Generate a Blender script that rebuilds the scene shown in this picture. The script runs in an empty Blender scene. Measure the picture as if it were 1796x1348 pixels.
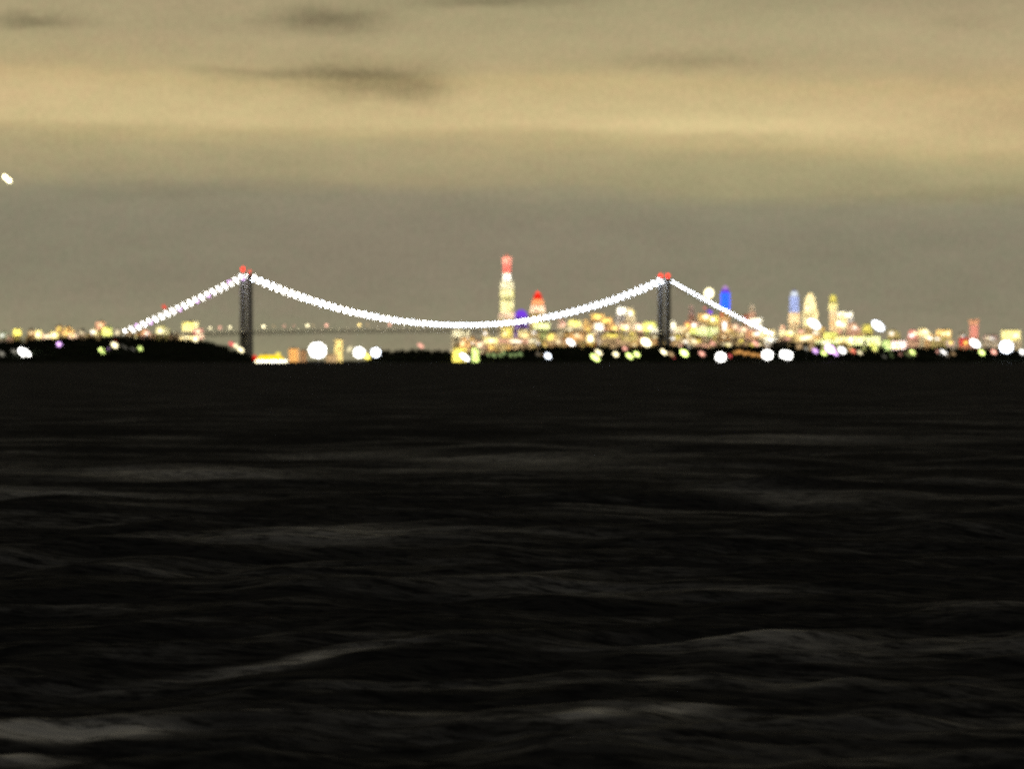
import bpy, math, random
import numpy as np
from mathutils import Vector

R = random.Random(11)
scene = bpy.context.scene
COL = scene.collection
PI = math.pi

# ------------------------------------------------------------------ camera measure
F = 9950.0      # pixels per radian of the 1796-wide photograph (a 200 mm lens)
HC = 6.0        # eye height over the sea
HY = 631.0      # row of the sea horizon


def P(px, py, D):
    """world point D metres out, seen at that row and column of the photograph"""
    return Vector(((px - 898.0) / F * D, D, HC + (HY - py) / F * D))


def X(px, D):
    return (px - 898.0) / F * D


def Z(py, D):
    return HC + (HY - py) / F * D


# ------------------------------------------------------------------ colours, materials
def lin(c):
    return tuple(((v / 255.0) / 12.92 if v / 255.0 <= 0.04045 else ((v / 255.0 + 0.055) / 1.055) ** 2.4) for v in c)


CO = {
    'white': (255, 252, 244), 'cool': (236, 244, 255), 'cream': (255, 240, 190), 'yellow': (255, 232, 104),
    'gold': (250, 216, 130), 'orange': (246, 176, 96), 'tan': (222, 184, 132), 'pink': (244, 172, 150),
    'red': (236, 34, 20), 'salmon': (240, 128, 100), 'lime': (226, 250, 140), 'green': (176, 204, 130),
    'lilac': (226, 176, 246), 'purple': (126, 66, 230), 'blue': (30, 84, 246), 'pale blue': (176, 190, 240),
    'taxi yellow': (255, 212, 24), 'grey': (190, 184, 166), 'brown': (180, 134, 90), 'olive': (200, 190, 92), 'rose': (226, 92, 92),
}
_mats = {}
FACADE = 2.0


def newmat(name):
    m = bpy.data.materials.new(name)
    m.use_nodes = True
    m.node_tree.nodes.clear()
    m.cycles.emission_sampling = 'NONE'
    return m, m.node_tree.nodes, m.node_tree.links


def paint(name, rgb, rough=0.6, spec=0.2, var=0.25, scale=0.15):
    key = ('p', name)
    if key in _mats:
        return _mats[key]
    m, n, l = newmat(name)
    o = n.new('ShaderNodeOutputMaterial')
    b = n.new('ShaderNodeBsdfPrincipled')
    b.inputs['Roughness'].default_value = rough
    b.inputs['Specular IOR Level'].default_value = spec
    tc = n.new('ShaderNodeTexCoord')
    nz = n.new('ShaderNodeTexNoise')
    nz.inputs['Scale'].default_value = scale
    nz.inputs['Detail'].default_value = 5
    l.new(tc.outputs['Object'], nz.inputs['Vector'])
    r = n.new('ShaderNodeValToRGB')
    r.color_ramp.elements[0].position = 0.3
    r.color_ramp.elements[1].position = 0.7
    r.color_ramp.elements[0].color = tuple(v * (1 - var) for v in rgb) + (1,)
    r.color_ramp.elements[1].color = tuple(min(1, v * (1 + var)) for v in rgb) + (1,)
    l.new(nz.outputs['Fac'], r.inputs['Fac'])
    l.new(r.outputs['Color'], b.inputs['Base Color'])
    l.new(b.outputs[0], o.inputs['Surface'])
    _mats[key] = m
    return m


def glow(cname, strength):
    key = ('g', cname, strength)
    if key in _mats:
        return _mats[key]
    m, n, l = newmat('lamp glow ' + cname)
    if strength >= 2.0:
        m.cycles.emission_sampling = 'FRONT'      # the lamps light what stands round them
    o = n.new('ShaderNodeOutputMaterial')
    e = n.new('ShaderNodeEmission')
    e.inputs['Color'].default_value = lin(CO[cname]) + (1,)
    e.inputs['Strength'].default_value = strength
    l.new(e.outputs[0], o.inputs['Surface'])
    _mats[key] = m
    return m


def facade(c1, c2, strength, frac=0.75, bw=5.0, bh=4.0, wall=(0.16, 0.14, 0.12)):
    """dark masonry with a grid of windows, some of them lit"""
    key = ('f', c1, c2, strength, frac, bw, bh)
    if key in _mats:
        return _mats[key]
    m, n, l = newmat('lit windows ' + c1)

    def M(op, a, b=None):
        k = n.new('ShaderNodeMath')
        k.operation = op
        for i, v in enumerate((a, b)):
            if v is None:
                continue
            if isinstance(v, (int, float)):
                k.inputs[i].default_value = v
            else:
                l.new(v, k.inputs[i])
        return k.outputs[0]
    tc = n.new('ShaderNodeTexCoord')
    oi = n.new('ShaderNodeObjectInfo')
    se = n.new('ShaderNodeSeparateXYZ')
    l.new(tc.outputs['Object'], se.inputs[0])
    u = M('DIVIDE', M('ADD', se.outputs[0], se.outputs[1]), bw)
    v = M('DIVIDE', se.outputs[2], bh)
    cb = n.new('ShaderNodeCombineXYZ')
    l.new(M('FLOOR', u), cb.inputs[0])
    l.new(M('FLOOR', v), cb.inputs[1])
    l.new(M('MULTIPLY', oi.outputs['Random'], 91.0), cb.inputs[2])
    wn = n.new('ShaderNodeTexWhiteNoise')
    wn.noise_dimensions = '3D'
    l.new(cb.outputs[0], wn.inputs['Vector'])
    # whole groups of floors are darker or brighter than others
    bn = n.new('ShaderNodeTexNoise')
    bn.inputs['Scale'].default_value = 0.11
    bn.inputs['Detail'].default_value = 1
    l.new(cb.outputs[0], bn.inputs['Vector'])
    lit = M('LESS_THAN', wn.outputs['Value'], M('ADD', M('MULTIPLY', M('SUBTRACT', bn.outputs['Fac'], 0.5), 1.6), frac))
    fu, fv = M('FRACT', u), M('FRACT', v)
    mask = M('MULTIPLY', M('MULTIPLY', M('GREATER_THAN', fu, 0.14), M('LESS_THAN', fu, 0.86)),
             M('MULTIPLY', M('GREATER_THAN', fv, 0.2), M('LESS_THAN', fv, 0.85)))
    ge = n.new('ShaderNodeNewGeometry')
    sn = n.new('ShaderNodeSeparateXYZ')
    l.new(ge.outputs['Normal'], sn.inputs[0])
    side = M('LESS_THAN', M('ABSOLUTE', sn.outputs[2]), 0.8)
    em = M('MULTIPLY', M('MULTIPLY', lit, mask), M('MULTIPLY', side, strength * FACADE))
    mx = n.new('ShaderNodeMix')
    mx.data_type = 'RGBA'
    l.new(wn.outputs['Color'], mx.inputs['Factor'])
    sc = n.new('ShaderNodeSeparateColor')
    l.new(wn.outputs['Color'], sc.inputs[0])
    l.new(sc.outputs[1], mx.inputs['Factor'])
    mx.inputs['A'].default_value = lin(CO[c1]) + (1,)
    mx.inputs['B'].default_value = lin(CO[c2]) + (1,)
    b = n.new('ShaderNodeBsdfPrincipled')
    b.inputs['Base Color'].default_value = wall + (1,)
    b.inputs['Roughness'].default_value = 0.7
    b.inputs['Specular IOR Level'].default_value = 0.2
    l.new(mx.outputs['Result'], b.inputs['Emission Color'])
    l.new(em, b.inputs['Emission Strength'])
    o = n.new('ShaderNodeOutputMaterial')
    l.new(b.outputs[0], o.inputs['Surface'])
    _mats[key] = m
    return m


STEEL = paint('grey bridge paint', (0.58, 0.58, 0.6), 0.8, 0.0, 0.1, 0.05)
CABLE = paint('cable steel', (0.16, 0.16, 0.17), 0.5)
ROOF = paint('roof felt', (0.3, 0.28, 0.25), 0.9)
POLE = paint('galvanised pole', (0.11, 0.11, 0.11), 0.5)
CONC = paint('concrete', (0.22, 0.21, 0.19), 0.85)
ROAD = paint('asphalt', (0.05, 0.05, 0.05), 0.9)
WHITEP = paint('white ship paint', (0.78, 0.77, 0.74), 0.4)
NAVY = paint('dark hull paint', (0.03, 0.035, 0.05), 0.4)


# ------------------------------------------------------------------ mesh building
class MB:
    def __init__(self):
        self.v, self.f = [], []

    def add(self, vs, fs):
        b = len(self.v)
        self.v.extend([tuple(p) for p in vs])
        self.f.extend([tuple(i + b for i in q) for q in fs])
        return self

    def box(self, c, s, rz=0.0, taper=1.0):
        cx, cy, cz = c
        sx, sy, sz = s[0] / 2, s[1] / 2, s[2] / 2
        ca, sa = math.cos(rz), math.sin(rz)
        vs = []
        for k, zz in ((1.0, -sz), (taper, sz)):
            for x, y in ((-sx, -sy), (sx, -sy), (sx, sy), (-sx, sy)):
                x *= k
                y *= k
                vs.append((cx + x * ca - y * sa, cy + x * sa + y * ca, cz + zz))
        return self.add(vs, [(3, 2, 1, 0), (4, 5, 6, 7), (0, 1, 5, 4), (1, 2, 6, 5), (2, 3, 7, 6), (3, 0, 4, 7)])

    def lathe(self, prof, c=(0, 0, 0), n=16, sx=1.0, sy=1.0):
        vs, fs = [], []
        for r, z in prof:
            for i in range(n):
                a = 2 * PI * i / n
                vs.append((c[0] + r * math.cos(a) * sx, c[1] + r * math.sin(a) * sy, c[2] + z))
        for j in range(len(prof) - 1):
            for i in range(n):
                k = (i + 1) % n
                fs.append((j * n + i, j * n + k, (j + 1) * n + k, (j + 1) * n + i))
        fs.append(tuple(reversed(range(n))))
        fs.append(tuple((len(prof) - 1) * n + i for i in range(n)))
        return self.add(vs, fs)

    def ball(self, c, rx, ry, rz, n=14, m=9, lean=0.0):
        lc, ls = math.cos(lean), math.sin(lean)
        prof = []
        for j in range(m):
            t = -PI / 2 + PI * (j + 0.5) / m * 0.98 + 0.02
            prof.append((math.cos(t), math.sin(t)))
        vs, fs = [], []
        for r, z in prof:
            for i in range(n):
                a = 2 * PI * i / n
                bx, bz = r * math.cos(a) * rx, z * rz
                vs.append((c[0] + bx * lc + bz * ls, c[1] + r * math.sin(a) * ry, c[2] - bx * ls + bz * lc))
        for j in range(m - 1):
            for i in range(n):
                k = (i + 1) % n
                fs.append((j * n + i, j * n + k, (j + 1) * n + k, (j + 1) * n + i))
        fs.append(tuple(reversed(range(n))))
        fs.append(tuple((m - 1) * n + i for i in range(n)))
        return self.add(vs, fs)

    def tube(self, pts, r, n=6):
        pts = [Vector(p) for p in pts]
        vs, fs = [], []
        for i, p in enumerate(pts):
            d = (pts[min(i + 1, len(pts) - 1)] - pts[max(i - 1, 0)]).normalized()
            s = d.cross(Vector((0, 0, 1)))
            if s.length < 1e-4:
                s = Vector((1, 0, 0))
            s.normalize()
            t = s.cross(d)
            rr = r[i] if isinstance(r, (list, tuple)) else r
            for k in range(n):
                a = 2 * PI * k / n
                vs.append(p + s * math.cos(a) * rr + t * math.sin(a) * rr)
        for j in range(len(pts) - 1):
            for i in range(n):
                k = (i + 1) % n
                fs.append((j * n + i, j * n + k, (j + 1) * n + k, (j + 1) * n + i))
        fs.append(tuple(reversed(range(n))))
        fs.append(tuple((len(pts) - 1) * n + i for i in range(n)))
        return self.add(vs, fs)

    def prism(self, outline, z0, z1, k=1.0):
        """outline: x,y list, extruded from z0 to z1 (top scaled by k)"""
        n = len(outline)
        vs = [(x, y, z0) for x, y in outline] + [(x * k, y * k, z1) for x, y in outline]
        fs = [tuple(reversed(range(n))), tuple(range(n, 2 * n))]
        fs += [(i, (i + 1) % n, n + (i + 1) % n, n + i) for i in range(n)]
        return self.add(vs, fs)

    def build(self, name, mat, parent=None, smooth=False, loc=None):
        me = bpy.data.meshes.new(name)
        me.from_pydata(self.v, [], self.f)
        me.materials.append(mat)
        if smooth:
            me.polygons.foreach_set('use_smooth', [True] * len(me.polygons))
        me.update()
        o = bpy.data.objects.new(name, me)
        COL.objects.link(o)
        if parent is not None:
            o.parent = parent
        if loc is not None:
            o.location = loc
        return o


def thing(name, loc, label, cat, group=None, rz=0.0):
    o = bpy.data.objects.new(name, None)
    COL.objects.link(o)
    o.empty_display_size = 1.0
    o.location = loc
    o.rotation_euler = (0, 0, rz)
    o['label'] = label
    o['category'] = cat
    if group:
        o['group'] = group
    return o


def structure(o):
    o['kind'] = 'structure'
    return o


# ------------------------------------------------------------------ world: the city-lit night sky
def build_world():
    w = bpy.data.worlds.new('World')
    scene.world = w
    w.use_nodes = True
    nt = w.node_tree
    n, l = nt.nodes, nt.links
    n.clear()

    def M(op, a, b=None, c=None, clamp=False):
        k = n.new('ShaderNodeMath')
        k.operation = op
        k.use_clamp = clamp
        for i, v in enumerate((a, b, c)):
            if v is None:
                continue
            if isinstance(v, (int, float)):
                k.inputs[i].default_value = v
            else:
                l.new(v, k.inputs[i])
        return k.outputs[0]
    tc = n.new('ShaderNodeTexCoord')
    se = n.new('ShaderNodeSeparateXYZ')
    l.new(tc.outputs['Generated'], se.inputs[0])
    # U, V: azimuth and elevation in units of about 5.8 degrees
    U = M('MULTIPLY', M('ARCTAN2', se.outputs[0], se.outputs[1]), F / 1000)
    V = M('MULTIPLY', M('ARCSINE', se.outputs[2]), F / 1000)

    def noise(su, sv, scale, detail=4, rough=0.55, seed=0.0):
        cb = n.new('ShaderNodeCombineXYZ')
        l.new(M('MULTIPLY', U, su), cb.inputs[0])
        l.new(M('MULTIPLY', V, sv), cb.inputs[1])
        cb.inputs[2].default_value = seed
        nz = n.new('ShaderNodeTexNoise')
        nz.inputs['Scale'].default_value = scale
        nz.inputs['Detail'].default_value = detail
        nz.inputs['Roughness'].default_value = rough
        l.new(cb.outputs[0], nz.inputs['Vector'])
        return M('SUBTRACT', nz.outputs['Fac'], 0.5)
    n1 = noise(0.8, 5.0, 1.3, 5, 0.55, 2.0)
    n2 = noise(2.2, 13.0, 2.0, 5, 0.6, 7.0)
    n3 = noise(1.0, 1.6, 9.0, 3, 0.6, 4.0)
    Vw = M('ADD', V, M('ADD', M('MULTIPLY', n1, 0.075), M('MULTIPLY', n2, 0.03)))
    # the lower edge of the lit cloud drops slightly to the east
    Vw = M('ADD', Vw, M('MULTIPLY', U, 0.026))
    stops = [(0.0, (148, 141, 114)), (0.06, (140, 133, 111)), (0.14, (134, 128, 108)), (0.24, (136, 130, 110)),
             (0.285, (142, 136, 113)), (0.312, (160, 150, 117)), (0.36, (172, 160, 122)), (0.380, (186, 169, 125)),
             (0.405, (205, 185, 138)), (0.455, (203, 182, 136)), (0.485, (196, 175, 129)), (0.515, (178, 162, 123)),
             (0.56, (174, 160, 124)), (0.60, (170, 157, 122)), (0.64, (164, 152, 119)), (0.9, (128, 118, 94)),
             (1.4, (104, 97, 80)), (2.4, (88, 83, 71)), (5.0, (70, 67, 60)), (15.0, (40, 39, 37))]
    vmax = 15.0
    rp = n.new('ShaderNodeValToRGB')
    cr = rp.color_ramp
    # non-linear lookup so the low stops get room: sqrt(V/15)
    t = M('SQRT', M('MAXIMUM', M('DIVIDE', Vw, vmax), 0.0))
    l.new(t, rp.inputs['Fac'])
    while len(cr.elements) < len(stops):
        cr.elements.new(0.5)
    for e, (v, c) in zip(cr.elements, stops):
        e.position = math.sqrt(v / vmax)
    for e, (v, c) in zip(cr.elements, stops):
        e.color = lin(c) + (1,)
    # separate cloud shreds: column, row, half width, half height, depth (negative brightens)
    pats = [(60, 40, 75, 13, .42), (585, 36, 90, 21, .40), (520, 45, 120, 14, .16), (655, 144, 100, 31, .36), (570, 132, 130, 13, .28), (740, 162, 52, 22, .3),
            (420, 124, 80, 8, .16), (1205, 107, 110, 14, .20), (860, 1, 130, 11, .36), (1250, 222, 260, 17, -.17),
            (1690, 345, 170, 11, .10), (340, 330, 260, 14, .07), (1690, 40, 60, 10, .10), (120, 185, 260, 40, -.02),
            (150, 235, 160, 16, .06), (1780, 205, 130, 55, .11), (1650, 70, 380, 70, -.07), (900, 95, 200, 30, -.03)]
    uw = M('ADD', U, M('MULTIPLY', n3, 0.07))
    vv = M('ADD', V, M('ADD', M('MULTIPLY', n3, 0.034), M('MULTIPLY', n2, 0.034)))
    tot = None
    for px, py, hx, hy, a in pats:
        du = M('DIVIDE', M('SUBTRACT', uw, (px - 898) / 1000.0), hx / 1000.0)
        dv = M('DIVIDE', M('SUBTRACT', vv, (HY - py) / 1000.0), hy / 1000.0)
        q = M('ADD', M('MULTIPLY', du, du), M('MULTIPLY', dv, dv))
        g = M('MULTIPLY', M('EXPONENT', M('MULTIPLY', q, -0.9)), a)
        tot = g if tot is None else M('ADD', tot, g)
    fine = noise(1.0, 1.0, 95.0, 2, 0.6, 1.0)
    grain = noise(1.0, 1.0, 700.0, 1, 0.5, 6.0)
    mid = noise(1.0, 3.0, 6.0, 5, 0.6, 3.0)
    br = M('ADD', M('SUBTRACT', 1.0, tot), M('ADD', M('ADD', M('MULTIPLY', fine, 0.24), M('MULTIPLY', grain, 0.9)), M('MULTIPLY', mid, 0.24)))
    # the east side is a little greener, the middle a little pinker
    tint = n.new('ShaderNodeMix')
    tint.data_type = 'RGBA'
    tint.blend_type = 'MULTIPLY'
    tint.inputs['Factor'].default_value = 1.0
    l.new(rp.outputs['Color'], tint.inputs['A'])
    hue = n.new('ShaderNodeMix')
    hue.data_type = 'RGBA'
    l.new(M('ADD', M('ADD', M('MULTIPLY', noise(0.9, 3.2, 1.6, 3, 0.5, 9.0), 2.4), M('MULTIPLY', noise(1, 1, 40.0, 2, 0.6, 12.0), 2.2)), 0.5, clamp=True), hue.inputs['Factor'])
    hue.inputs['A'].default_value = (1.04, 0.985, 0.98, 1)
    hue.inputs['B'].default_value = (0.985, 1.01, 0.965, 1)
    l.new(hue.outputs['Result'], tint.inputs['B'])
    bg = n.new('ShaderNodeBackground')
    l.new(tint.outputs['Result'], bg.inputs['Color'])
    l.new(br, bg.inputs['Strength'])
    o = n.new('ShaderNodeOutputWorld')
    l.new(bg.outputs[0], o.inputs['Surface'])


build_world()


# ------------------------------------------------------------------ terrain
rn = np.random.default_rng(5)
_lat = rn.random((64, 64))


def vnoise(x, y):
    x0, y0 = math.floor(x), math.floor(y)
    fx, fy = x - x0, y - y0
    fx, fy = fx * fx * (3 - 2 * fx), fy * fy * (3 - 2 * fy)
    g = lambda i, j: _lat[i % 64, j % 64]
    return (g(x0, y0) * (1 - fx) + g(x0 + 1, y0) * fx) * (1 - fy) + (g(x0, y0 + 1) * (1 - fx) + g(x0 + 1, y0 + 1) * fx) * fy


def interp(x, tab):
    if x <= tab[0][0]:
        return tab[0][1]
    for (a, va), (b, vb) in zip(tab, tab[1:]):
        if x <= b:
            return va + (vb - va) * (x - a) / (b - a)
    return tab[-1][1]


HILL_PROFILE = [(-900, 30), (-300, 38), (0, 40), (40, 44), (75, 48), (130, 49), (200, 50), (300, 49), (330, 46), (365, 43), (385, 38), (405, 28), (425, 17), (445, 6), (462, 0), (500, -6)]
SHORE_PROFILE = [(560, -8), (642, -6), (648, 20), (700, 22), (760, 21), (800, 16), (860, 15), (900, 26), (960, 31), (1040, 33), (1100, 31), (1150, 34),
                 (1215, 31), (1290, 33), (1370, 33), (1400, 27), (1440, 18), (1560, 20), (1600, 28), (1700, 27), (1760, 25), (1900, 28), (2700, 26)]


def hill_z(x, y):
    px = x / y * F + 898
    top = interp(px, HILL_PROFILE)
    t = min(1.0, max(0.0, (y - 12250) / 750.0))
    b = min(1.0, max(0.0, (17500 - y) / 800.0))
    s = (t * t * (3 - 2 * t)) * b
    z = top * s - 3 * (1 - s)
    return z + ((vnoise(x / 45, y / 90) - 0.5) * 8 + (vnoise(x / 16 + 5, y / 60) - 0.5) * 5) * s * min(1, max(0, top / 20))


def shore_z(x, y):
    px = x / y * F + 898
    top = interp(px, SHORE_PROFILE)
    t = min(1.0, max(0.0, (y - 12650) / 60.0))
    u = min(1.0, max(0.0, (y - 12950) / 300.0))
    e = min(1.0, max(0.0, (15200 - y) / 400.0))
    low = min(3.0, top)
    s = t * e
    z = (low + (top - low) * u * u * (3 - 2 * u)) * s - 3 * (1 - s)
    return z + (vnoise(x / 30 + 9, y / 60) - 0.5) * 7 * u * e * min(1, max(0, top / 15))


def terrain(name, zf, x0, x1, y0, y1, nx, ny, mat):
    vs = []
    for j in range(ny + 1):
        y = y0 + (y1 - y0) * j / ny
        for i in range(nx + 1):
            x = x0 + (x1 - x0) * i / nx
            vs.append((x, y, zf(x, y)))
    fs = [(j * (nx + 1) + i, j * (nx + 1) + i + 1, (j + 1) * (nx + 1) + i + 1, (j + 1) * (nx + 1) + i) for j in range(ny) for i in range(nx)]
    return structure(MB().add(vs, fs).build(name, mat, smooth=True))


EARTH = paint('dark wooded ground', (0.036, 0.042, 0.03), 0.95, 0.0, 0.4, 0.02)
TOWN = paint('town ground', (0.03, 0.028, 0.025), 0.95, 0.0, 0.4, 0.01)
LEAF = paint('night foliage', (0.034, 0.046, 0.028), 0.9, 0.0, 0.5, 0.05)
terrain('hill', hill_z, -2600, -480, 12200, 17600, 150, 70, EARTH)
terrain('shore', shore_z, -420, 2600, 12600, 15300, 220, 60, EARTH)
structure(MB().add([(-900, 17000, 2.0), (5200, 15250, 2.0), (7000, 42000, 2.0), (-1300, 42000, 2.0)], [(0, 1, 2, 3)]).build('city_ground', TOWN))


def woods(name, zf, spots, label):
    mb = MB()
    for x, y, r in spots:
        z = zf(x, y)
        if z < 1.5:
            continue
        for _ in range(3):
            cx, cy, cz = x + R.uniform(-r, r) * .8, y + R.uniform(-r, r) * .8, z + R.uniform(.2, 1.0) * r
            vs = []
            rr = r * R.uniform(.45, .8)
            for (a, b, c) in ((0, 0, 1), (1, 0, .2), (.3, .95, .3), (-.8, .6, .1), (-.8, -.6, .25), (.3, -.95, .15), (0, 0, -1)):
                k = rr * R.uniform(.7, 1.25)
                vs.append((cx + a * k, cy + b * k, cz + c * k))
            fs = [(0, 1, 2), (0, 2, 3), (0, 3, 4), (0, 4, 5), (0, 5, 1), (6, 2, 1), (6, 3, 2), (6, 4, 3), (6, 5, 4), (6, 1, 5)]
            mb.add(vs, fs)
    o = mb.build(name, LEAF)
    o['kind'] = 'stuff'
    o['label'] = label
    o['category'] = 'woods'


sp = [(R.uniform(-1500, -540), R.uniform(12450, 13400), R.uniform(3, 6)) for _ in range(900)]
woods('woodland', hill_z, sp, 'dark mass of trees over the hill by the west bridge tower')
sp = [(R.uniform(-330, 1450), R.uniform(12980, 13500), R.uniform(3, 6.5)) for _ in range(1500)]
woods('shore_woodland', shore_z, sp, 'dark tree line along the far shore under the bright skyline')


# ------------------------------------------------------------------ the sea
def build_water():
    rng = np.random.default_rng(WATER['seed'])
    nd = 760
    dep = np.linspace(math.radians(5.2), math.radians(0.12), nd)
    d = HC / np.tan(dep)
    d = np.concatenate([np.linspace(14, d[0], 90)[:-1], d, np.geomspace(d[-1] * 1.04, 16500, 60)])
    # a fan of columns as wide as the view, and coarser water on both sides of it
    half = math.tan(math.radians(5.9))
    fan = np.linspace(-half, half, 520)
    side = np.linspace(0, 1, 111)[1:]
    far_side = lambda t: 170 * t ** 1.5 + 0.12 * t * d[:, None]
    yy = np.repeat(d[:, None], 520 + 220, axis=1)
    xx = np.concatenate([(-half * d[:, None] - far_side(side))[:, ::-1], fan[None, :] * d[:, None], half * d[:, None] + far_side(side)], axis=1)
    na = xx.shape[1]
    zz = np.zeros_like(xx)
    step = np.gradient(d)[:, None]          # sample spacing: a wave is kept where it can be drawn
    for i in range(150):
        lam = float(np.exp(rng.uniform(math.log(0.8), math.log(50))))
        th = math.radians(90 + 50 + rng.normal(0, 30))
        k = 2 * PI / lam
        kx, ky = k * math.cos(th), k * math.sin(th)
        amp = WATER['slope'] * 0.17 / k * (1.0 if lam < 8 else 0.45 if lam < 20 else 0.3) * rng.uniform(.5, 1.2)
        ph = rng.uniform(0, 2 * PI)
        fade = np.clip((lam / np.maximum(step, 1e-3) - 2.0) / 5.0, 0, 1)
        # waves come in groups
        g = 0.55 + 0.45 * np.sin(xx * kx * .13 + yy * ky * .11 + rng.uniform(0, 6.28)) * np.sin(xx * .05 * k - yy * .07 * k + rng.uniform(0, 6.28))
        s = np.sin(kx * xx + ky * yy + ph)
        zz += amp * g * fade * (s + 0.25 * s * s)
    # single larger swells: column and row of the crest, half length and half depth (m), height, heading
    for px, py, hl, hd, hh in WATER['crests']:
        dd = HC / ((py - HY) / F)
        cx, cy = X(px, dd), dd
        a = math.radians(WATER['head'])
        e = (xx - cx) * math.cos(a) + (yy - cy) * math.sin(a)
        q = -(xx - cx) * math.sin(a) + (yy - cy) * math.cos(a)
        zz += hh * np.exp(-(e / hl) ** 2 - (q / hd) ** 2)

    def sea_at(px, py):
        """where the sight line through that column and row first meets the waves"""
        j = 110 + int(np.argmin(np.abs(fan - (px - 898) / F)))
        t = (HC - zz[:, j]) / d
        hit = np.nonzero(t <= (py - HY) / F)[0]
        i = hit[0] if len(hit) else -1
        return xx[i, j], yy[i, j]

    m, n, l = newmat('dark sea water')
    tc = n.new('ShaderNodeTexCoord')
    nz = n.new('ShaderNodeTexNoise')
    nz.inputs['Scale'].default_value = 1.1
    nz.inputs['Detail'].default_value = 6
    nz.inputs['Roughness'].default_value = 0.65
    mp = n.new('ShaderNodeMapping')
    mp.inputs['Scale'].default_value = (0.7, 1.2, 1)
    mp.inputs['Rotation'].default_value = (0, 0, -0.9)
    l.new(tc.outputs['Object'], mp.inputs['Vector'])
    l.new(mp.outputs[0], nz.inputs['Vector'])
    bp = n.new('ShaderNodeBump')
    bp.inputs['Strength'].default_value = 1.0
    bp.inputs['Distance'].default_value = 0.3
    l.new(nz.outputs['Fac'], bp.inputs['Height'])
    # longer chop, still there where the mesh gets coarse
    nz2 = n.new('ShaderNodeTexNoise')
    nz2.inputs['Scale'].default_value = 0.12
    nz2.inputs['Detail'].default_value = 5
    nz2.inputs['Roughness'].default_value = 0.6
    mp2 = n.new('ShaderNodeMapping')
    mp2.inputs['Rotation'].default_value = (0, 0, -math.radians(WATER['head']))
    mp2.inputs['Scale'].default_value = (0.35, 1.3, 1)
    l.new(tc.outputs['Object'], mp2.inputs['Vector'])
    l.new(mp2.outputs[0], nz2.inputs['Vector'])
    bp2 = n.new('ShaderNodeBump')
    bp2.inputs['Strength'].default_value = 1.0
    bp2.inputs['Distance'].default_value = WATER['bump']
    l.new(nz2.outputs['Fac'], bp2.inputs['Height'])
    l.new(bp.outputs[0], bp2.inputs['Normal'])
    # long noise patches, like a wind slick, mix in more reflection
    nz3 = n.new('ShaderNodeTexNoise')
    nz3.inputs['Scale'].default_value = 0.05
    nz3.inputs['Detail'].default_value = 7
    nz3.inputs['Roughness'].default_value = 0.74
    mp3 = n.new('ShaderNodeMapping')
    mp3.inputs['Rotation'].default_value = (0, 0, -math.radians(WATER['head']))
    mp3.inputs['Scale'].default_value = (1.0, 2.4, 1)
    mp3.inputs['Location'].default_value = WATER['slick_at']
    l.new(tc.outputs['Object'], mp3.inputs['Vector'])
    l.new(mp3.outputs[0], nz3.inputs['Vector'])
    sl = n.new('ShaderNodeMapRange')
    sl.interpolation_type = 'SMOOTHSTEP'
    sl.inputs['From Min'].default_value = 0.46
    sl.inputs['From Max'].default_value = 0.74
    sl.inputs['To Min'].default_value = WATER['lo']
    sl.inputs['To Max'].default_value = WATER['hi']
    l.new(nz3.outputs['Fac'], sl.inputs['Value'])
    def M(op, a, b=None, clamp=False):
        k = n.new('ShaderNodeMath')
        k.operation = op
        k.use_clamp = clamp
        for i, v in enumerate((a, b)):
            if v is None:
                continue
            if isinstance(v, (int, float)):
                k.inputs[i].default_value = v
            else:
                l.new(v, k.inputs[i])
        return k.outputs[0]
    se = n.new('ShaderNodeSeparateXYZ')
    l.new(tc.outputs['Object'], se.inputs[0])
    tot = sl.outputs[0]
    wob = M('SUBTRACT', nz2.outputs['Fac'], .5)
    for px, py, hl, hw, slope, amp in WATER['painted_glints']:  # bright glints on the waves, painted as patches of extra reflection
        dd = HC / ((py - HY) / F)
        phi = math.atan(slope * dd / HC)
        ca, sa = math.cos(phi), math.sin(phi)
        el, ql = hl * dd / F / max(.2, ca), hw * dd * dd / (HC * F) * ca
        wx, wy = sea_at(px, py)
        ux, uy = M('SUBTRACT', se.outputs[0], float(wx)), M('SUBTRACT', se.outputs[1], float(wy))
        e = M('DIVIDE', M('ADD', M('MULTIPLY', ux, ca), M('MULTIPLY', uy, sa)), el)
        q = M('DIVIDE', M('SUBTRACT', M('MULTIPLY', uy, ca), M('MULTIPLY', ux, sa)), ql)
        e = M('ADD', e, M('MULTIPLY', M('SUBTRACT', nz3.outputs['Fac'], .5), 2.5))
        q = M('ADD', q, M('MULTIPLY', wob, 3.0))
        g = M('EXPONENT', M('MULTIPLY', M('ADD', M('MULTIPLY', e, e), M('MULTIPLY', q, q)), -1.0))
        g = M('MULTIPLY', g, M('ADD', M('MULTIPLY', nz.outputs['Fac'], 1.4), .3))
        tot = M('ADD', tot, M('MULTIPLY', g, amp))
    # small ruffles break every streak up
    nf = n.new('ShaderNodeTexNoise')
    nf.inputs['Scale'].default_value = 1.7
    nf.inputs['Detail'].default_value = 6
    nf.inputs['Roughness'].default_value = 0.7
    mf = n.new('ShaderNodeMapping')
    mf.inputs['Rotation'].default_value = (0, 0, -math.radians(WATER['head'] - 25))
    mf.inputs['Scale'].default_value = (0.8, 1.3, 1)
    l.new(tc.outputs['Object'], mf.inputs['Vector'])
    l.new(mf.outputs[0], nf.inputs['Vector'])
    ruf = M('MULTIPLY', M('SUBTRACT', nf.outputs['Fac'], .32), 5.0, clamp=True)
    tot = M('MULTIPLY', tot, M('ADD', M('MULTIPLY', M('MULTIPLY', ruf, ruf), 1.5), .25))
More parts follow.
